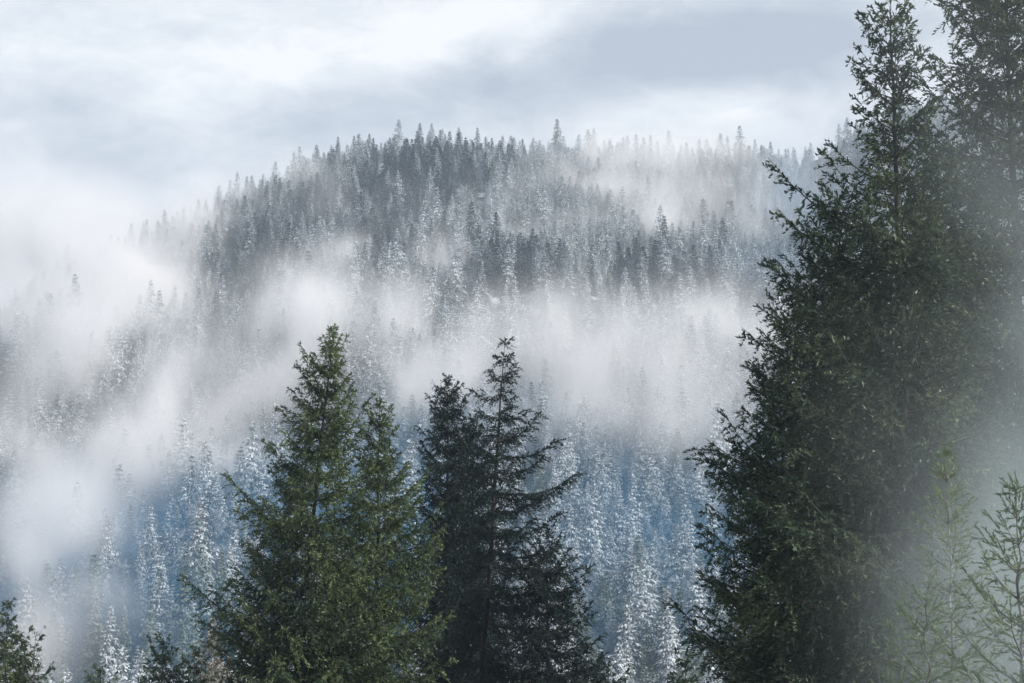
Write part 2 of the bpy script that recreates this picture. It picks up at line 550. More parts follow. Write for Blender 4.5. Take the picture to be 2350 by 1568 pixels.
def place_fir(name, label, cat, px, py, D, prof, P, mats, H=None, base=None, rotz=0.0, group=None, seed=0, **kw):
    """a near tree whose tip stands at distance D; prof is given in metres below the tip"""
    rg = np.random.default_rng(seed)
    d = pdir(px, py); d = d / d[1] * D
    lean = kw.get('lean', (0, 0))
    gz = float(ground_z(d[0], d[1]))
    Ht = d[2] - gz if H is None else H
    vis = (M_(-py, D) - 2.5, M_(1568 - py, D) + 2.5)      # outside the frame the limbs stand wider apart
    trunk, singles, G = fir(rg, Ht, prof, P, vis=vis, **kw)
    root = bpy.data.objects.new(name, None); C.objects.link(root)
    root.empty_display_size = 2
    root.location = (d[0] + lean[0], d[1] + lean[1], gz if H is None else d[2] - Ht)
    setp(root, label, cat, group)
    obj('trunk', mesh_from('trunk', trunk[0], trunk[1], [mats[0]], smooth=True), root)
    if G.n:
        obj('crown', G.mesh('crown', mats), root)
    for o, g in singles:
        obj('branch', g.mesh('branch', mats), root, loc=tuple(o))
    return root


def M_(px, D):                       # photograph pixels -> metres at distance D
    return px * D * 36.0 / 2350 / LENS


WIDE = 1.15                          # limbs are drawn shorter than the outline by their jitter


def pr(D, rows):
    return [(M_(a, D), M_(b, D) * WIDE, M_(c, D) * WIDE) for a, b, c in rows]


# ------------------------------------------------------------------ foreground firs
FIRS = 'dark firs rising in the foreground'
D = 122.
place_fir('fir_tree', 'tall olive green fir with pointed spire, broad sunlit crown left of centre', 'fir tree', 765, 768, D,
          pr(D, [(0, 3, 3), (60, 30, 30), (130, 62, 45), (200, 72, 75), (260, 80, 95), (300, 95, 90), (400, 140, 110), (470, 175, 150), (560, 150, 200), (640, 200, 220), (760, 215, 240), (1200, 260, 260)]),
          P_NEAR, [M_BARK, M_OLIVE], seed=3, dens=10.5, jitter=(0.6, 1.16), odd=0.09, lean=(-3.0, 0), split=M_(250, D))
D = 125.
place_fir('fir_tree', 'shorter green fir with thin spire close against the right side of the olive fir', 'fir tree', 871, 935, D,
          pr(D, [(0, 3, 3), (60, 32, 32), (140, 48, 55), (220, 70, 75), (290, 90, 125), (400, 120, 150), (500, 130, 160), (620, 140, 175), (1100, 190, 190)]),
          P_NEAR, [M_BARK, M_OLIVE], seed=4, dens=11, jitter=(0.66, 1.14), split=M_(170, D))
D = 150.
place_fir('fir_tree', 'dark fir with a black pointed top between the olive fir and the gaunt fir', 'fir tree', 1027, 885, D,
          pr(D, [(0, 3, 3), (60, 38, 38), (100, 55, 42), (180, 60, 60), (260, 70, 70), (400, 80, 90), (560, 90, 110), (760, 110, 130), (1200, 140, 140)]),
          P_NEAR, [M_BARK, M_DARK], seed=5, dens=11.0, split=M_(220, D))
D = 153.
place_fir('fir_tree', 'slim dark fir half hidden behind the trunk of the gaunt fir', 'fir tree', 1087, 968, D,
          pr(D, [(0, 3, 3), (60, 30, 30), (140, 55, 50), (260, 85, 70), (400, 105, 95), (700, 125, 125), (1200, 140, 140)]),
          P_NEAR, [M_BARK, M_DARK], seed=6, dens=11.0, split=M_(110, D))
D = 137.
place_fir('fir_tree', 'gaunt dark fir with bare visible trunk and long level branches reaching right', 'fir tree', 1158, 790, D,
          pr(D, [(0, 2, 2), (30, 26, 20), (70, 28, 30), (85, 40, 66), (110, 24, 30), (140, 60, 60), (160, 70, 74), (190, 50, 110), (215, 40, 168), (250, 60, 160), (290, 65, 120), (340, 80, 165), (420, 90, 190), (500, 110, 200), (600, 120, 190), (760, 130, 200), (1200, 180, 220)]),
          dict(P_NEAR, hang=0.40, bw=0.22, bmin=0.55, bsp=0.14, bare=0.08), [M_BARK, M_DARK], seed=17, dens=4.6, split=M_(460, D), lean=(-2.4, 0), rise_top=0.42, rise_mid=-0.04, rise_bot=-0.2, trunk_r=0.30, jitter=(0.55, 1.1), odd=0.02)
D = 133.
place_fir('fir_tree', 'low black green fir filling the bottom right of the central clump', 'fir tree', 1255, 1235, D,
          pr(D, [(0, 5, 5), (60, 40, 45), (160, 80, 90), (300, 120, 110), (440, 150, 130), (1000, 200, 170)]),
          P_NEAR, [M_BARK, M_DARK], seed=8, dens=11.0)
D = 120.
place_fir('fir_tree', 'low shadowed fir spreading at the foot of the olive fir on its left', 'fir tree', 700, 1210, D,
          pr(D, [(0, 5, 5), (80, 60, 60), (160, 130, 90), (240, 170, 120), (1000, 230, 180)]),
          P_NEAR, [M_BARK, M_GREEN], seed=9, dens=8.0)

# the great firs on the right
D = 73.
P_R = dict(P_NEAR, tier=1.25, tj=0.15, sl=0.26, sw=0.041, ssp=0.050, bsp=0.21)
place_fir('fir_tree', 'large fir on the right with thin open top and branches sweeping far left', 'fir tree', 2045, -8, D,
          pr(D, [(0, 4, 4), (60, 30, 30), (110, 52, 50), (160, 62, 70), (230, 92, 85), (330, 90, 100), (430, 110, 120), (500, 190, 140), (600, 260, 160), (700, 270, 190), (840, 330, 200), (1000, 370, 220), (1200, 430, 250), (1350, 500, 260), (1480, 440, 260), (2000, 480, 300)]),
          P_R, [M_BARK, M_GREEN], seed=21, dens=10.0, split=M_(560, D), trunk_r=0.36, jitter=(0.66, 1.08))
D = 79.
place_fir('fir_tree', 'towering fir at the right edge with its top cut by the frame', 'fir tree', 2292, -260, D,
          pr(D, [(0, 4, 4), (100, 60, 60), (260, 120, 120), (360, 150, 150), (520, 170, 170), (700, 210, 200), (900, 240, 240), (1200, 300, 300), (1500, 330, 320), (2200, 380, 360)]),
          P_R, [M_BARK, M_GREEN], seed=22, dens=11.0, trunk_r=0.36)
D = 84.
place_fir('fir_tree', 'dense shadowed fir filling the gap between the two great right hand firs', 'fir tree', 2150, 330, D,
          pr(D, [(0, 4, 4), (80, 50, 50), (200, 110, 110), (400, 190, 170), (700, 270, 240), (1000, 330, 280), (1400, 380, 300), (2000, 420, 300)]),
          P_R, [M_BARK, M_GREEN], seed=23, dens=8.0)
D = 88.
place_fir('fir_tree', 'dark fir with blunt top forming the left shoulder of the right hand firs', 'fir tree', 1925, 470, D,
          pr(D, [(0, 5, 5), (60, 60, 50), (160, 110, 90), (300, 150, 120), (500, 210, 150), (800, 290, 200), (1100, 330, 220), (1700, 350, 250)]),
          P_R, [M_BARK, M_GREEN], seed=24, dens=8.0)
D = 80.
place_fir('fir_tree', 'fir with feathery dark edge standing lowest on the left of the right hand group', 'fir tree', 1790, 850, D,
          pr(D, [(0, 5, 5), (60, 50, 50), (160, 100, 90), (300, 140, 130), (500, 180, 170), (800, 200, 200), (1700, 250, 250)]),
          P_R, [M_BARK, M_GREEN], seed=25, dens=9.0)
D = 82.
place_fir('fir_tree', 'fir half way down the left outline of the right hand group', 'fir tree', 1860, 640, D,
          pr(D, [(0, 5, 5), (60, 50, 50), (160, 95, 90), (300, 130, 130), (500, 170, 170), (1700, 250, 250)]),
          P_R, [M_BARK, M_GREEN], seed=26, dens=9.0)
D = 76.
place_fir('fir_tree', 'broad fir in the middle of the right hand group under the open topped fir', 'fir tree', 2060, 620, D,
          pr(D, [(0, 5, 5), (60, 60, 60), (160, 120, 120), (300, 180, 180), (500, 240, 240), (1700, 300, 300)]),
          P_R, [M_BARK, M_GREEN], seed=27, dens=9.0)
# nearer young firs in the mist at the lower right
D = 38.
P_Y = dict(P_NEAR, tier=0.5, tj=0.1, sl=0.11, sw=0.010, ssp=0.015, bsp=0.13, bmin=0.30, bw=0.22, sc=0.5, sup=0.35, follow=1.4, hang=0.1, droop=0.1, sag=0.12)
place_fir('young_fir', 'slender young fir with a long bare leader standing in mist at lower right', 'young fir', 2172, 1050, D,
          pr(D, [(0, 3, 3), (60, 14, 12), (120, 25, 22), (180, 40, 40), (300, 85, 80), (420, 120, 110), (620, 150, 150), (1600, 160, 160)]),
          P_Y, [M_LBARK, M_YOUNG], seed=31, dens=13.0, trunk_r=0.06, split=M_(300, D), rise_top=0.95, rise_mid=0.35, rise_bot=0.1)
D = 32.
place_fir('young_fir', 'pale young fir at the bottom right corner with shoots pointing up', 'young fir', 2330, 1130, D,
          pr(D, [(0, 3, 3), (100, 35, 35), (200, 80, 80), (300, 130, 120), (450, 190, 150), (1600, 260, 220)]),
          P_Y, [M_LBARK, M_YOUNG], seed=32, dens=13.0, trunk_r=0.07, split=M_(320, D), rise_top=0.95, rise_mid=0.45, rise_bot=0.2)
D = 34.
place_fir('young_fir', 'low young fir at the bottom edge left of the pale corner fir', 'young fir', 2120, 1390, D,
          pr(D, [(0, 3, 3), (60, 40, 40), (140, 90, 90), (300, 150, 150), (1600, 190, 190)]),
          P_Y, [M_LBARK, M_YOUNG], seed=33, dens=13.0, trunk_r=0.06, split=M_(160, D), rise_top=0.95, rise_mid=0.45, rise_bot=0.15)
# lower left corner
P_S = dict(P_NEAR, sl=0.36, sw=0.055)
D = 150.
place_fir('fir_tree', 'small dark green fir cut by the left edge at the bottom', 'fir tree', 20, 1395, D,
          pr(D, [(0, 4, 4), (60, 26, 26), (120, 40, 40), (240, 70, 60), (900, 120, 110)]), P_S, [M_BARK, M_GREEN], seed=41, dens=6)
D = 110.
place_fir('fir_sapling', 'thin sapling with sparse wiry branches near the bottom left corner', 'sapling', 82, 1462, D,
          pr(D, [(0, 3, 3), (30, 18, 22), (70, 34, 40), (110, 46, 52), (600, 80, 80)]), dict(P_S, bw=0.18, sl=0.24, sw=0.03, ssp=0.10), [M_LBARK, M_GREEN], seed=42, dens=2.6, trunk_r=0.12, split=M_(130, D), rise_top=0.9, rise_mid=0.5)
place_fir('fir_tree', 'low leafy green fir beneath the wiry sapling at bottom left', 'fir tree', 48, 1480, 128.,
          pr(128., [(0, 8, 8), (40, 50, 40), (100, 80, 70), (500, 120, 110)]), P_S, [M_BARK, M_OLIVE], seed=43, dens=6)
D = 160.
place_fir('fir_tree', 'small rounded dark fir at the bottom edge left of the olive fir', 'fir tree', 375, 1482, D,
          pr(D, [(0, 6, 6), (30, 26, 26), (90, 50, 50), (500, 120, 120)]), P_S, [M_BARK, M_GREEN], seed=44, dens=6)
place_fir('fir_tree', 'rust tinged frosted fir beside the small rounded dark fir', 'fir tree', 488, 1432, 190.,
          pr(190., [(0, 4, 4), (50, 22, 22), (130, 50, 50), (500, 110, 110)]), P_S, [M_FBARK, M_PINK], seed=45, dens=6)
place_fir('fir_tree', 'small green fir tip between the rounded fir and the rusty fir', 'fir tree', 447, 1505, 165.,
          pr(165., [(0, 4, 4), (50, 32, 32), (130, 60, 60), (500, 100, 100)]), P_S, [M_BARK, M_OLIVE], seed=46, dens=6)
for k, (px, py, D, lab) in enumerate([
        (1395, 1535, 140., 'green fir tip poking up right of the central clump at the bottom edge'),
        (1345, 1500, 130., 'dark fir tip against the right foot of the central clump'),
        (1570, 1530, 130., 'green fir tip at the bottom edge beside the right hand firs'),
        (230, 1545, 170., 'lowest green treetop between the left corner firs and rounded fir')]):
    place_fir('fir_tree', lab, 'fir tree', px, py, D, pr(D, [(0, 6, 6), (40, 36, 36), (120, 70, 70), (500, 120, 120)]), P_S, [M_BARK, M_GREEN if k != 1 else M_DARK], seed=50 + k, dens=6)
# ------------------------------------------------------------------ frosted trees of the mountainside
P_FAR = dict(sc=1.6, sag=0.12, tip=-0.10, bsp=0.70, bare=0.10, bw=0.34, bmin=0.35, hang=0.30, ssp=0.7, droop=0.3, follow=1.3, sup=-0.1,
             sl=1.5, sw=0.36, roll=0.16, tier=1.8, rnd=0.26)


def far_fir(seed, H, Rm, dens, top=0.0, P=P_FAR, **kw):
    rg = np.random.default_rng(seed)
    prof = [(0, .15, .15), (H * .1, Rm * .20, Rm * .20), (H * .25, Rm * .50, Rm * .50), (H * .5, Rm * .95, Rm * .95), (H * .8, Rm * 1.25, Rm * 1.25), (H, Rm * 1.25, Rm * 1.25)]
    return fir(rg, H, prof, P, dens=dens, jitter=(0.7, 1.15), rise_top=0.5, rise_mid=-0.25, rise_bot=-0.55, **kw)


kinds = []            # (crown mesh, trunk mesh, height, name)
for k, (H, Rm, dens, mat) in enumerate([
        (32, 5.4, 5.0, M_FROST), (37, 6.2, 4.6, M_FROST), (28, 5.2, 5.4, M_FROST), (42, 6.4, 4.3, M_FROST), (31, 4.5, 5.0, M_FROST),
        (35, 7.0, 4.6, M_FROST), (27, 4.8, 5.0, M_FROST), (39, 5.2, 4.2, M_FROST), (33, 5.8, 4.8, M_PARTFROST), (30, 5.4, 4.8, M_PARTFROST)]):
    tk, _, G = far_fir(100 + k, H, Rm * 1.22, dens)
    cm = G.mesh('crown', [M_FBARK, mat])
    tm = mesh_from('trunk', tk[0], tk[1], [M_FBARK], smooth=True)
    kinds.append((cm, tm, H, 'frosted_fir'))


def broadleaf(seed, H, Rm):
    """rounded leafless tree whose fine twigs are coated in rime"""
    rg = np.random.default_rng(seed)
    G = Geo(); T = Geo()
    path = np.array([[0, 0, 0], [rg.normal(0, .2), rg.normal(0, .2), H * .3], [rg.normal(0, .5), rg.normal(0, .5), H * .62], [rg.normal(0, .8), rg.normal(0, .8), H * .92]])
    V, F = tube(path, [.28, .22, .13, .03], 6); T.add(V, F, 0)
    for b in range(34):
        q = rg.uniform(0.25, 0.95)
        o = np.array([np.interp(q * H, path[:, 2], path[:, k]) for k in range(3)])
        az = rg.random() * 6.28
        el = rg.uniform(0.3, 1.1)
        L = Rm * rg.uniform(.7, 1.1) * (1.25 - abs(q - .55) * 1.3)
        d = np.array([math.cos(az) * math.cos(el), math.sin(az) * math.cos(el), math.sin(el)])
        e = o + d * L
        mid = (o + e) / 2 + rg.normal(0, .3, 3)
        V, F = tube(np.array([o, mid, e]), [.09, .055, .015], 3); G.add(V, F, 0)
        N = 46
        u = rg.uniform(.3, 1.05, N)
        p0 = o + (e - o) * u[:, None] + rg.normal(0, 0.10 * L, (N, 3))
        dd = d * .8 + rg.normal(0, .6, (N, 3)); dd /= np.linalg.norm(dd, axis=1)[:, None]
        sl = rg.uniform(.6, 1.3, N); wv = np.cross(dd, rg.normal(0, 1, (N, 3))); wv /= np.linalg.norm(wv, axis=1)[:, None]
        V2 = np.stack([p0 - dd * sl[:, None] * .3, p0 + wv * .11, p0 + dd * sl[:, None], p0 - wv * .11], 1).reshape(-1, 3)
        G.add(V2, np.arange(N * 4).reshape(-1, 4), 1)
    return T, G


for k, (H, Rm) in enumerate([(19, 5.0), (23, 5.6), (16, 5.2)]):
    T, G = broadleaf(200 + k, H, Rm)
    kinds.append((G.mesh('crown', [M_FBARK, M_TWIG]), T.mesh('trunk', [M_FBARK], True), H, 'frosted_broadleaf_tree'))


# dead snags on the ridge
def snag(seed, H):
    rg = np.random.default_rng(seed)
    T = Geo(); G = Geo()
    V, F = tube(np.array([[0, 0, 0], [rg.normal(0, .2), 0, H * .5], [rg.normal(0, .3), 0, H]]), [.3, .2, .06], 6); T.add(V, F, 0)
    for b in range(26):
        z = rg.uniform(.35, .98) * H; az = rg.random() * 6.28; L = rg.uniform(.5, 2.4) * (1.15 - z / H)
        o = np.array([0, 0, z]); d = np.array([math.cos(az), math.sin(az), rg.uniform(-.1, .5)])
        V, F = tube(np.array([o, o + d * L * .5, o + d * L]), [.06, .05, .02], 3); G.add(V, F, 0)
    return T, G


for k, H in enumerate((27, 31)):
    T, G = snag(300 + k, H)
    kinds.append((G.mesh('branches', [M_FBARK]), T.mesh('trunk', [M_FBARK], True), H, 'dead_tree'))

for k, (H, Rm, dens) in enumerate([(34, 5.6, 4.8), (39, 5.6, 4.4), (29, 5.0, 5.0)]):
    tk, _, G = far_fir(130 + k, H, Rm * 1.22, dens)
    kinds.append((G.mesh('crown', [M_FBARK, M_LIGHTFROST]), mesh_from('trunk', tk[0], tk[1], [M_FBARK], smooth=True), H, 'frosted_fir'))

# positions: jittered rows over the slope
rg = np.random.default_rng(77)
pts = []
y = NEAR - 60
while y < FAR + 130:
    sp_ = np.interp(y, [600, 800, 1000, 1300], [8.2, 7.8, 7.4, 7.2])
    x = -0.40 * y - 60
    while x < 0.42 * y + 60:
        pts.append((x + rg.normal(0, sp_ * .33), y + rg.normal(0, sp_ * .33)))
        x += sp_ * rg.uniform(.75, 1.3)
    y += sp_ * 0.95
pts = np.array(pts)
Zg = ground_z(pts[:, 0], pts[:, 1])
pu, pv = pproj(pts[:, 0], pts[:, 1], Zg)
keep = (pu > -140) & (pu < 2500) & (pv < 1900)
# only a thin belt beyond the crest
a_ = pts[:, 0] / pts[:, 1]
yr_ = FAR - 260 * np.clip(-a_ - 0.12, 0, 0.3) / 0.2 + 120 * np.clip(a_, 0, .3)
keep &= pts[:, 1] < yr_ + 26
clump = vnoise((pts[:, 0], pts[:, 1], 0 * Zg), 1 / 38., 91)
keep &= rg.random(len(pts)) < np.clip(0.35 + 1.3 * clump, 0.5, 1.0)
pts = pts[keep]; Zg = Zg[keep]; a_ = a_[keep]; yr_ = yr_[keep]; clump = clump[keep]
N = len(pts)
kind_i = rg.integers(0, 8, N)
cu, cv = pproj(pts[:, 0], pts[:, 1], Zg + 15)
valley = (pts[:, 1] < 800)
dk = np.zeros(N)                          # where the rime lies thin: the summit and some dark patches
for (a, b, ra, rb) in [(970, 370, 170, 110), (560, 590, 110, 80), (560, 660, 90, 60), (1190, 620, 110, 60), (1660, 440, 90, 60), (700, 470, 80, 50), (1480, 620, 100, 50), (20, 880, 60, 60), (860, 520, 60, 60)]:
    dk = np.maximum(dk, np.exp(-((cu - a) / ra) ** 2 - ((cv - b) / rb) ** 2))
thin = rg.random(N) < np.clip(dk * 1.1, 0, .75) + 0.03
kind_i = np.where(thin, rg.integers(15, 18, N), kind_i)
lowtint = (rg.random(N) < np.where(pts[:, 1] < 690, 0.45, 0.04))
kind_i = np.where(lowtint, rg.integers(8, 10, N), kind_i)
bl_n = vnoise((pts[:, 0], pts[:, 1], 0 * Zg), 1 / 60., 95)
isb = rg.random(N) < np.where(valley & (bl_n > .5), 0.35, np.where(bl_n > .62, 0.16, 0.04))
kind_i = np.where(isb, rg.integers(10, 13, N), kind_i)
crest = pts[:, 1] > yr_ - 40
dead = crest & (rg.random(N) < 0.06)
kind_i = np.where(dead, rg.integers(13, 15, N), kind_i)
scale = rg.uniform(0.66, 1.22, N) * (0.9 + 0.3 * (clump - .5)) * np.interp(pts[:, 1], [600, 760, 1000, 1300], [0.82, 0.76, 0.72, 0.68]) * rg.choice([1.0, 1.0, 1.0, 0.62, 0.8, 1.28], N)
scale = np.where(crest, scale * rg.uniform(0.55, 1.12, N), scale)
hs = np.array([k[2] for k in kinds])[kind_i] * scale
rot = rg.random(N) * 6.283

# ---- which of them show largest: paint the trees front to back on a coarse grid
W_, H_ = 588, 392
buf = np.zeros((H_, W_), dtype=bool)
for q in range(H_):                      # the near firs hide what stands behind them
    py = q * 4
    if py > 770:
        h = (py - 768)
        buf[q, int(max(0, (765 - .37 * h)) / 4):int((765 + .36 * h) / 4)] = True
    if py > 885:
        buf[q, int((1027 - .2 * (py - 885)) / 4):int((1100 + .3 * (py - 885)) / 4)] = True
    xl = np.interp(py, [0, 440, 620, 830, 1000, 1200, 1340, 1568], [2010, 1890, 1790, 1760, 1660, 1610, 1560, 1590])
    buf[q, int(xl / 4):] = True
area = np.zeros(N)
for i in np.argsort(pts[:, 1]):
    u0, v0 = pproj(pts[i, 0], pts[i, 1], Zg[i] - .5)
    u1, v1 = pproj(pts[i, 0], pts[i, 1], Zg[i] + hs[i])
    h = max(v0 - v1, 1)
    r0, r1 = int(v1 // 4), int(v0 // 4)
    for q in range(max(r0, 0), min(r1 + 1, H_)):
        hw = 0.15 * (q * 4 - v1) * (1.0 if kind_i[i] < 10 or kind_i[i] > 14 else 1.5)
        c0, c1 = int(max((u0 - hw) / 4, 0)), int(min((u0 + hw) / 4 + 1, W_))
        if c1 > c0:
            seg = buf[q, c0:c1]
            area[i] += (~seg).sum(); seg[:] = True
order = np.argsort(-area)
single = set(order[:300].tolist())

ORD = ['leftmost', 'second from left', 'third from left', 'fourth from left', 'fifth from left', 'sixth from left', 'seventh from left', 'eighth from left',
       'ninth from left', 'tenth from left', 'eleventh from left', 'twelfth from left', 'thirteenth from left', 'fourteenth from left', 'fifteenth from left', 'sixteenth from left',
       'seventeenth from left', 'eighteenth from left', 'nineteenth from left', 'twentieth from left']


def region(u, v, onridge):
    if onridge:
        for lim, s in ((500, 'on the low left end of the ridge'), (800, 'on the rising left shoulder of the ridge'), (960, 'on the left side of the summit skyline'), (1130, 'on the summit skyline'),
                       (1380, 'on the skyline right of the summit'), (1620, 'on the misty right part of the skyline'), (1800, 'on the dip of the skyline'), (9999, 'on the skyline beside the right hand firs')):
            if u < lim:
                return s
    for lim, rows in (
            (160, ((900, 'on the upper slope at the left edge'), (1200, 'in the mist at the left edge'), (1400, 'on the lower slope at the left edge'), (9999, 'at the foot of the slope at the left edge'))),
            (380, ((900, 'in the bright fog at far left'), (1200, 'in the mist on the lower left slope'), (1400, 'on the dark lower left slope'), (9999, 'in the blue shade at the lower left'))),
            (680, ((560, 'under the left shoulder of the ridge'), (760, 'on the dark patch left of centre'), (1000, 'in the mist left of the olive fir'), (1230, 'directly left of the olive fir'), (9999, 'at the bottom left of the olive fir'))),
            (960, ((480, 'just under the summit on its left'), (640, 'on the slope above the olive fir'), (9999, 'in the mist around the olive fir top'))),
            (1180, ((480, 'just under the summit'), (700, 'on the middle slope over the gaunt fir'), (9999, 'in the mist around the gaunt fir top'))),
            (1420, ((480, 'under the skyline right of the summit'), (680, 'on the middle slope right of the gaunt fir'), (900, 'in the fog right of the gaunt fir'), (1100, 'above the long branches of the gaunt fir'), (1300, 'close right of the gaunt fir'), (9999, 'low right of the gaunt fir'))),
            (1640, ((480, 'under the misty right skyline'), (680, 'on the middle slope at right'), (900, 'in the fog band at right'), (1100, 'below the fog band at right'), (1300, 'in the gap between the foreground groups'), (9999, 'low in the gap between foreground groups'))),
            (9999, ((480, 'on the blue slope near the right hand firs'), (680, 'beside the upper right hand firs'), (900, 'in the fog touching the right hand firs'), (9999, 'against the lower right hand firs')))):
        if u < lim:
            for l2, s in rows:
                if v < l2:
                    return s


reg = {}
info = {}
for i in single:
    u1, v1 = pproj(pts[i, 0], pts[i, 1], Zg[i] + hs[i])
    s = region(u1, v1, pts[i, 1] > yr_[i] - 45)
    kn = kinds[kind_i[i]][3]
    tall = 'tall' if hs[i] > 28 else ('small' if hs[i] < 19 else 'medium')
    slim = 'slim' if kind_i[i] in (0, 4, 7) else 'broad'
    if kn == 'dead_tree':
        head = 'bare dead tree'
    elif kn == 'frosted_fir':
        head = '%s greenish frosted fir' % tall if kind_i[i] in (8, 9) else '%s %s frosted fir' % (tall, slim if not (15 <= kind_i[i]) else 'dark thinly')
    else:
        head = '%s leafless frosted tree' % tall
    reg.setdefault((s, head), []).append((u1, i)); info[i] = (s, head, kn)
LAB = {}
for (s, head), L in reg.items():
    L.sort()
    for k, (_, i) in enumerate(L):
        LAB[i] = ('%s %s' % (head, s)) if len(L) == 1 else ('%s, %s, %s' % (head, ORD[min(k, 19)], s))
        if len(LAB[i].split()) > 16:
            LAB[i] = LAB[i].replace(' frosted', '', 1)
first = {}
for i in sorted(single):
    cm, tm, H, kn = kinds[kind_i[i]]
    root = bpy.data.objects.new(kn, None); C.objects.link(root)
    root.location = (pts[i, 0], pts[i, 1], Zg[i] - 0.6); root.rotation_euler = (0, 0, rot[i]); root.scale = (scale[i],) * 3
    setp(root, LAB[i], 'tree', 'frosted trees on the mountainside')
    obj('trunk', tm, root); obj('crown' if kn != 'dead_tree' else 'branches', cm, root)

# ---- all the others read as one mass: instanced on points
rest = np.array([i for i in range(N) if i not in single])
me = bpy.data.meshes.new('frosted_forest')
me.vertices.add(len(rest))
me.vertices.foreach_set('co', np.stack([pts[rest, 0], pts[rest, 1], Zg[rest] - 0.6], -1).astype('f4').ravel())
for nm, typ, arr in (('kind_index', 'INT', kind_i[rest].astype('i4')), ('turn', 'FLOAT', rot[rest].astype('f4')), ('size', 'FLOAT', scale[rest].astype('f4'))):
    a = me.attributes.new(nm, typ, 'POINT'); a.data.foreach_set('value', arr)
forest = obj('frosted_forest', me)
setp(forest, 'dense mass of frosted firs covering the mountainside behind the nearer trees', 'forest', None, 'stuff')
gt = bpy.data.node_groups.new('frosted_forest', 'GeometryNodeTree')
gt.interface.new_socket('Geometry', in_out='INPUT', socket_type='NodeSocketGeometry')
gt.interface.new_socket('Geometry', in_out='OUTPUT', socket_type='NodeSocketGeometry')
q = NT(gt)
gi = q.new('NodeGroupInput'); go = q.new('NodeGroupOutput')
jn = q.new('GeometryNodeJoinGeometry')
protos = []
for cm, tm, H, kn in kinds:
    n1, n2 = len(cm.vertices), len(tm.vertices)
    co = np.zeros(n1 * 3, 'f4'); cm.vertices.foreach_get('co', co)
    c2 = np.zeros(n2 * 3, 'f4'); tm.vertices.foreach_get('co', c2)
    f1 = np.zeros(len(cm.loops), 'i4'); cm.loops.foreach_get('vertex_index', f1)
    f2 = np.zeros(len(tm.loops), 'i4'); tm.loops.foreach_get('vertex_index', f2)
    m1 = np.zeros(len(cm.polygons), 'i4'); cm.polygons.foreach_get('material_index', m1)
    pm = mesh_from(kn, np.vstack([co.reshape(-1, 3), c2.reshape(-1, 3)]), np.vstack([f1.reshape(-1, 4), f2.reshape(-1, 4) + n1]), list(cm.materials), np.concatenate([m1, np.zeros(len(tm.polygons), 'i4')]))
    protos.append(bpy.data.objects.new(kn + '_source', pm))
for po in reversed(protos):
    oi = q.new('GeometryNodeObjectInfo'); oi.inputs['Object'].default_value = po; oi.inputs['As Instance'].default_value = True
    q.l.new(oi.outputs['Geometry'], jn.inputs[0])
ip = q.new('GeometryNodeInstanceOnPoints')


def nattr(nm, typ):
    a = q.new('GeometryNodeInputNamedAttribute', data_type=typ); a.inputs[0].default_value = nm
    return a.outputs[0]


q.l.new(gi.outputs[0], ip.inputs['Points']); q.l.new(jn.outputs[0], ip.inputs['Instance'])
ip.inputs['Pick Instance'].default_value = True
q.l.new(nattr('kind_index', 'INT'), ip.inputs['Instance Index'])
cx = q.new('ShaderNodeCombineXYZ'); q.l.new(nattr('turn', 'FLOAT'), cx.inputs[2]); q.l.new(cx.outputs[0], ip.inputs['Rotation'])
q.l.new(nattr('size', 'FLOAT'), ip.inputs['Scale'])
q.l.new(ip.outputs[0], go.inputs[0])
forest.modifiers.new('forest', 'NODES').node_group = gt
print('TREES', N, 'near tris', sum(len(o.data.polygons) for o in C.objects if o.type == 'MESH' and o.parent and o.parent.name.split('.')[0] in ('fir_tree','young_fir','fir_sapling')) * 2, 'tris/kind', [len(k[0].polygons) * 2 for k in kinds])


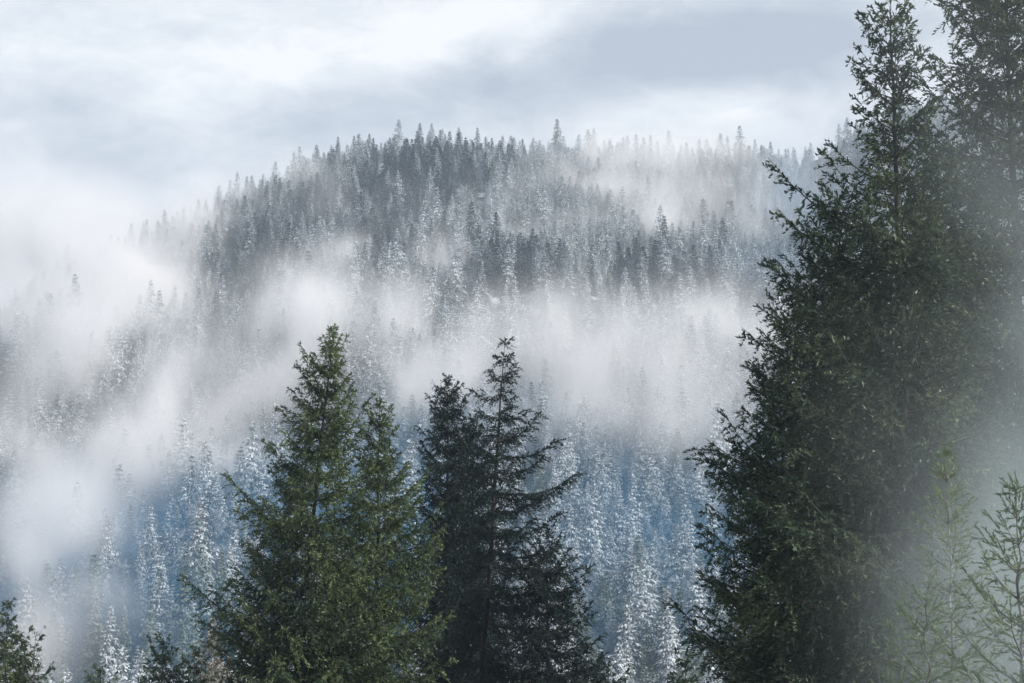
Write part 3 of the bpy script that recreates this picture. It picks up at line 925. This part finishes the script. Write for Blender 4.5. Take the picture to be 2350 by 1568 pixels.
# ------------------------------------------------------------------ fog: voxel volumes
def volume_object(name, dens, mn, mx, color, aniso=0.0):
    me = bpy.data.meshes.new(name); me.vertices.add(dens.size)
    a = me.attributes.new('fog_density', 'FLOAT', 'POINT'); a.data.foreach_set('value', dens.astype('f4').ravel())
    ob = obj(name, me)
    m = bpy.data.materials.new(name); m.use_nodes = True
    t = NT(m.node_tree); t.n.clear()
    out = t.new('ShaderNodeOutputMaterial'); pv = t.new('ShaderNodeVolumePrincipled'); t.l.new(pv.outputs[0], out.inputs['Volume'])
    pv.inputs['Density'].default_value = 1.0; pv.inputs['Color'].default_value = (*color, 1); pv.inputs['Anisotropy'].default_value = aniso
    tr = bpy.data.node_groups.new(name, 'GeometryNodeTree')
    tr.interface.new_socket('Geometry', in_out='INPUT', socket_type='NodeSocketGeometry')
    tr.interface.new_socket('Geometry', in_out='OUTPUT', socket_type='NodeSocketGeometry')
    q = NT(tr)
    gi = q.new('NodeGroupInput'); go = q.new('NodeGroupOutput'); vc = q.new('GeometryNodeVolumeCube')
    si = q.new('GeometryNodeSampleIndex', data_type='FLOAT', domain='POINT')
    na = q.new('GeometryNodeInputNamedAttribute', data_type='FLOAT'); na.inputs[0].default_value = 'fog_density'
    pos = q.new('GeometryNodeInputPosition'); sx = q.new('ShaderNodeSeparateXYZ'); q.l.new(pos.outputs[0], sx.inputs[0])
    idx = []
    for i in range(3):
        k = q.math('MULTIPLY', q.math('SUBTRACT', sx.outputs[i], float(mn[i])), (dens.shape[i] - 1) / (mx[i] - mn[i]))
        k = q.math('MINIMUM', q.math('MAXIMUM', q.math('ROUND', k), 0.0), float(dens.shape[i] - 1))
        f = q.new('FunctionNodeFloatToInt'); q.l.new(k, f.inputs[0]); idx.append(f.outputs[0])

    def im(op, a, b):
        nd = q.new('FunctionNodeIntegerMath', operation=op)
        for i, v in enumerate((a, b)):
            if isinstance(v, int):
                nd.inputs[i].default_value = v
            else:
                q.l.new(v, nd.inputs[i])
        return nd.outputs[0]
    ii = im('ADD', im('MULTIPLY', im('ADD', im('MULTIPLY', idx[0], dens.shape[1]), idx[1]), dens.shape[2]), idx[2])
    q.l.new(gi.outputs[0], si.inputs['Geometry']); q.l.new(na.outputs[0], si.inputs['Value']); q.l.new(ii, si.inputs['Index'])
    q.l.new(si.outputs[0], vc.inputs['Density'])
    vc.inputs['Min'].default_value = tuple(mn); vc.inputs['Max'].default_value = tuple(mx)
    for i, k in enumerate(('Resolution X', 'Resolution Y', 'Resolution Z')):
        vc.inputs[k].default_value = dens.shape[i]
    sm = q.new('GeometryNodeSetMaterial'); sm.inputs['Material'].default_value = m
    q.l.new(vc.outputs[0], sm.inputs[0]); q.l.new(sm.outputs[0], go.inputs[0])
    ob.modifiers.new('fog', 'NODES').node_group = tr
    return ob


def grid(mn, mx, vox):
    n = [int((b - a) / vox) + 1 for a, b in zip(mn, mx)]
    ax = [np.linspace(a, b, k, dtype='f4') for a, b, k in zip(mn, mx, n)]
    return ax, n


# banks of fog lying against the slope: (photo x, photo y, radius across, radius up, optical depth)
BANKS = [
    (230, 700, 170, 130, 2.8), (150, 560, 230, 90, 1.6), (60, 480, 160, 110, .9), (390, 560, 90, 110, 1.0), (520, 440, 70, 38, .9), (440, 500, 60, 50, .6),
    (190, 830, 120, 110, 2.3), (350, 760, 120, 90, 1.5), (300, 930, 150, 120, 2.6), (230, 1060, 150, 110, 2.6), (440, 960, 130, 110, 1.7), (130, 1180, 120, 100, 2.2),
    (180, 1270, 90, 100, 1.9), (120, 1340, 80, 80, 1.2), (150, 1500, 80, 70, 1.0), (430, 1080, 150, 60, 1.3), (60, 760, 50, 60, .5), (300, 1420, 90, 40, .4),
    (900, 760, 210, 75, 2.2), (1000, 600, 85, 55, 1.5), (940, 650, 90, 60, 1.0), (770, 600, 80, 50, .9), (620, 740, 120, 60, 1.2), (740, 690, 120, 55, 1.5), (1070, 850, 170, 80, 1.2),
    (1260, 860, 190, 100, .8), (1500, 880, 180, 120, .65), (1690, 790, 140, 80, .9), (1560, 730, 110, 42, .7), (1380, 420, 130, 90, 1.6), (1200, 520, 260, 120, .25), (1620, 470, 200, 120, .45), (1750, 560, 150, 100, .5), (900, 450, 200, 60, .3), (1330, 350, 90, 50, .8),
    (1180, 430, 90, 60, .9), (1530, 540, 60, 40, 1.1), (850, 900, 180, 70, 1.5), (1600, 960, 120, 80, .6), (1350, 980, 150, 70, .7), (690, 375, 60, 36, 1.0), (770, 400, 60, 30, .5),
    (640, 860, 130, 70, 1.0), (1500, 330, 110, 36, .6), (1640, 340, 80, 30, .6), (1250, 700, 100, 60, .5), (600, 1000, 90, 80, .6), (1450, 480, 80, 60, .5),
]
mn, mx = (-640., 520., -80.), (760., 1500., 470.)
VOX = 5.2
ax, nn = grid(mn, mx, VOX)
GX, GY, GZ = np.meshgrid(*ax, indexing='ij')
wx = fbm((GX, GY, GZ), 1 / 80., 401, 3) - .5
wz = fbm((GX, GY, GZ), 1 / 80., 411, 3) - .5
gx2 = GX + wx * 52; gz2 = GZ + wz * 46
# wisps drawn out up the slope, torn by a second finer warp
gx3 = gx2 + wz * 40; gz3 = gz2 + wx * 40
nz = 0.50 * fbm((gx3 - 0.35 * gz3, GY * 0.6, gz3 * 0.62), 1 / 60., 421, 4, 0.60) + 0.50 * fbm((gx3 + 0.25 * gz3, GY * 0.5, gz3 * 0.5), 1 / 24., 431, 3, 0.60)
fog = np.zeros(tuple(nn), 'f4')
for k, (px, py, rx, ry, tau) in enumerate(BANKS):
    c = hit(px, min(py, 2000), 12.0)
    if c[1] > 1375:                                     # fog that stands above the ridge line
        d = pdir(px, py); c = d / d[1] * 1330
    Rx, Rz = M_(rx, c[1]), M_(ry, c[1])
    Ry = max(34.0, 0.55 * Rx)
    c = c * (1 - 0.55 * Ry / c[1])
    c[0] += 0
    e = ((gx2 - c[0]) / Rx) ** 2 + ((GY - c[1]) / Ry) ** 2 + ((gz2 - c[2]) / Rz) ** 2
    fog += (tau / (1.77 * Ry)) * np.exp(-e)
hg = GZ - ground_z(GX, GY).astype('f4')
fog *= np.clip(0.08 + 4.2 * np.clip(nz - 0.40, 0, 1) / 0.21, 0, 4.8) * 0.66
fog += 0.0010 * np.clip((nz - .42) * 6, 0, 1.5) * np.exp(-np.clip(hg, 0, 500) / 26)        # thin mist that clings to the treetops everywhere
fog = np.where(hg < -12, 0, fog)
fog = np.where(fog < 0.00012, 0, fog)
edge = np.minimum.reduce([np.broadcast_to(np.minimum(a - a[0], a[-1] - a).reshape([-1 if i == j else 1 for j in range(3)]), fog.shape) for i, a in enumerate(ax)])
fog *= np.clip(edge / 30, 0, 1)
o = volume_object('fog', fog, mn, mx, (0.97, 0.965, 0.975), 0.1)
setp(o, 'white banks of fog drifting across the frosted mountainside', 'fog', None, 'stuff')
del GX, GY, GZ, wx, wz, gx2, gz2, gx3, gz3, nz, hg, edge

# blue shade between the low trees, put in as tinted volume; blue haze at right
mn, mx = (-360., 620., -80.), (640., 1440., 400.)
ax, nn = grid(mn, mx, 9.0)
GX, GY, GZ = np.meshgrid(*ax, indexing='ij')
hg = GZ - ground_z(GX, GY).astype('f4')
n_ = fbm((GX, GY, GZ), 1 / 45., 451, 3, .5)
low = 0.050 * np.exp(-np.clip(hg, 0, 300) / 11.0) * np.clip((850 - GY) / 170, 0, 1)
for (px, py, rx, ry, tau) in [(1880, 520, 130, 150, .5), (1800, 640, 120, 90, .35), (1440, 1260, 200, 150, .45), (1560, 1450, 160, 120, .5), (430, 1440, 240, 80, .6), (620, 1500, 120, 80, .4), (20, 850, 60, 80, .3)]:
    c = hit(px, py, 10.0)
    Rx, Rz = M_(rx, c[1]), M_(ry, c[1]); Ry = 42.
    c = c * (1 - 0.4 * Ry / c[1])
    low += (tau / (1.77 * Ry)) * np.exp(-(((GX - c[0]) / Rx) ** 2 + ((GY - c[1]) / Ry) ** 2 + ((GZ - c[2]) / Rz) ** 2))
low *= np.clip((n_ - .3) * 4, 0.3, 1.6) * (hg > -10)
edge = np.minimum.reduce([np.broadcast_to(np.minimum(a - a[0], a[-1] - a).reshape([-1 if i == j else 1 for j in range(3)]), low.shape) for i, a in enumerate(ax[:2])])
low *= np.clip(edge / 30, 0, 1)
low = np.where(low < 0.0004, 0, low)
o = volume_object('blue_shade_haze', low, mn, mx, (0.05, 0.28, 0.52), 0.0)
setp(o, 'blue shade put in as tinted mist between the trees low on the mountainside', 'mist', None, 'stuff')

# a wispy bank of mist that drifts in front of the right hand firs and on beyond the frame
mn, mx = (0., 15., -16.), (60., 66., 36.)
ax, nn = grid(mn, mx, 0.62)
GX, GY, GZ = np.meshgrid(*ax, indexing='ij')
wa = fbm((GX, GY, GZ), 1 / 9., 511, 3) - .5
wb = fbm((GX, GY, GZ), 1 / 9., 521, 3) - .5
hx, hy, hz = GX + wa * 12, GY + wb * 6, GZ + wb * 12
n_ = 0.6 * fbm((hx + 0.5 * hz, hy, hz * 0.45), 1 / 6.5, 501, 4, .6) + 0.4 * fbm((hx, hy, hz), 1 / 2.6, 531, 3, .6)
side = 1 / (1 + np.exp(-(hx - 0.285 * GY) / 1.0))                # thickest east of a line from the viewpoint's right
mist = 0.100 * side * np.exp(-((hy - 50) / 7.0) ** 2) * (0.50 + 0.42 * np.sin(hz / 3.4 + 0.9)) / (1 + np.exp((hz - 13) / 2.0))
mist += 0.050 * np.exp(-((hz + 4.5) / 4.0) ** 2) * np.exp(-((hy - 29) / 7.0) ** 2) / (1 + np.exp(-(hx - 8.5) / 1.3))
mist += 0.0018 * np.exp(-((hy - 50) / 8.0) ** 2) / (1 + np.exp(-(hx - 12) / 2.0))
mist *= np.clip(0.05 + 6.0 * (n_ - .40), 0.0, 2.4)
edge = np.minimum.reduce([np.broadcast_to(np.minimum(a - a[0], a[-1] - a).reshape([-1 if i == j else 1 for j in range(3)]), mist.shape) for i, a in enumerate(ax)])
mist *= np.clip(edge / 5, 0, 1)
mist = np.where(mist < 0.0008, 0, mist)
o = volume_object('mist', mist, mn, mx, (0.86, 0.96, 0.97), 0.0)
setp(o, 'thin pale wisps of mist drifting before the right hand firs', 'mist', None, 'stuff')

# ------------------------------------------------------------------ the air itself
me = bpy.data.meshes.new('haze')
x0, x1, y0, y1, z0, z1 = -4600, 4600, -700, 9100, float(Z.min()) - 5, float(Z.max()) + 60
V = [(x, y, z) for z in (z0, z1) for y in (y0, y1) for x in (x0, x1)]
me.from_pydata(V, [], [(0, 2, 3, 1), (4, 5, 7, 6), (0, 1, 5, 4), (2, 6, 7, 3), (0, 4, 6, 2), (1, 3, 7, 5)])
m = bpy.data.materials.new('haze'); m.use_nodes = True
t = NT(m.node_tree); t.n.clear()
out = t.new('ShaderNodeOutputMaterial'); pv = t.new('ShaderNodeVolumePrincipled')
pv.inputs['Density'].default_value = 0.00015; pv.inputs['Color'].default_value = (0.68, 0.82, 0.97, 1)
t.l.new(pv.outputs[0], out.inputs['Volume'])
me.materials.append(m)
o = obj('haze', me)
setp(o, kind='stuff')
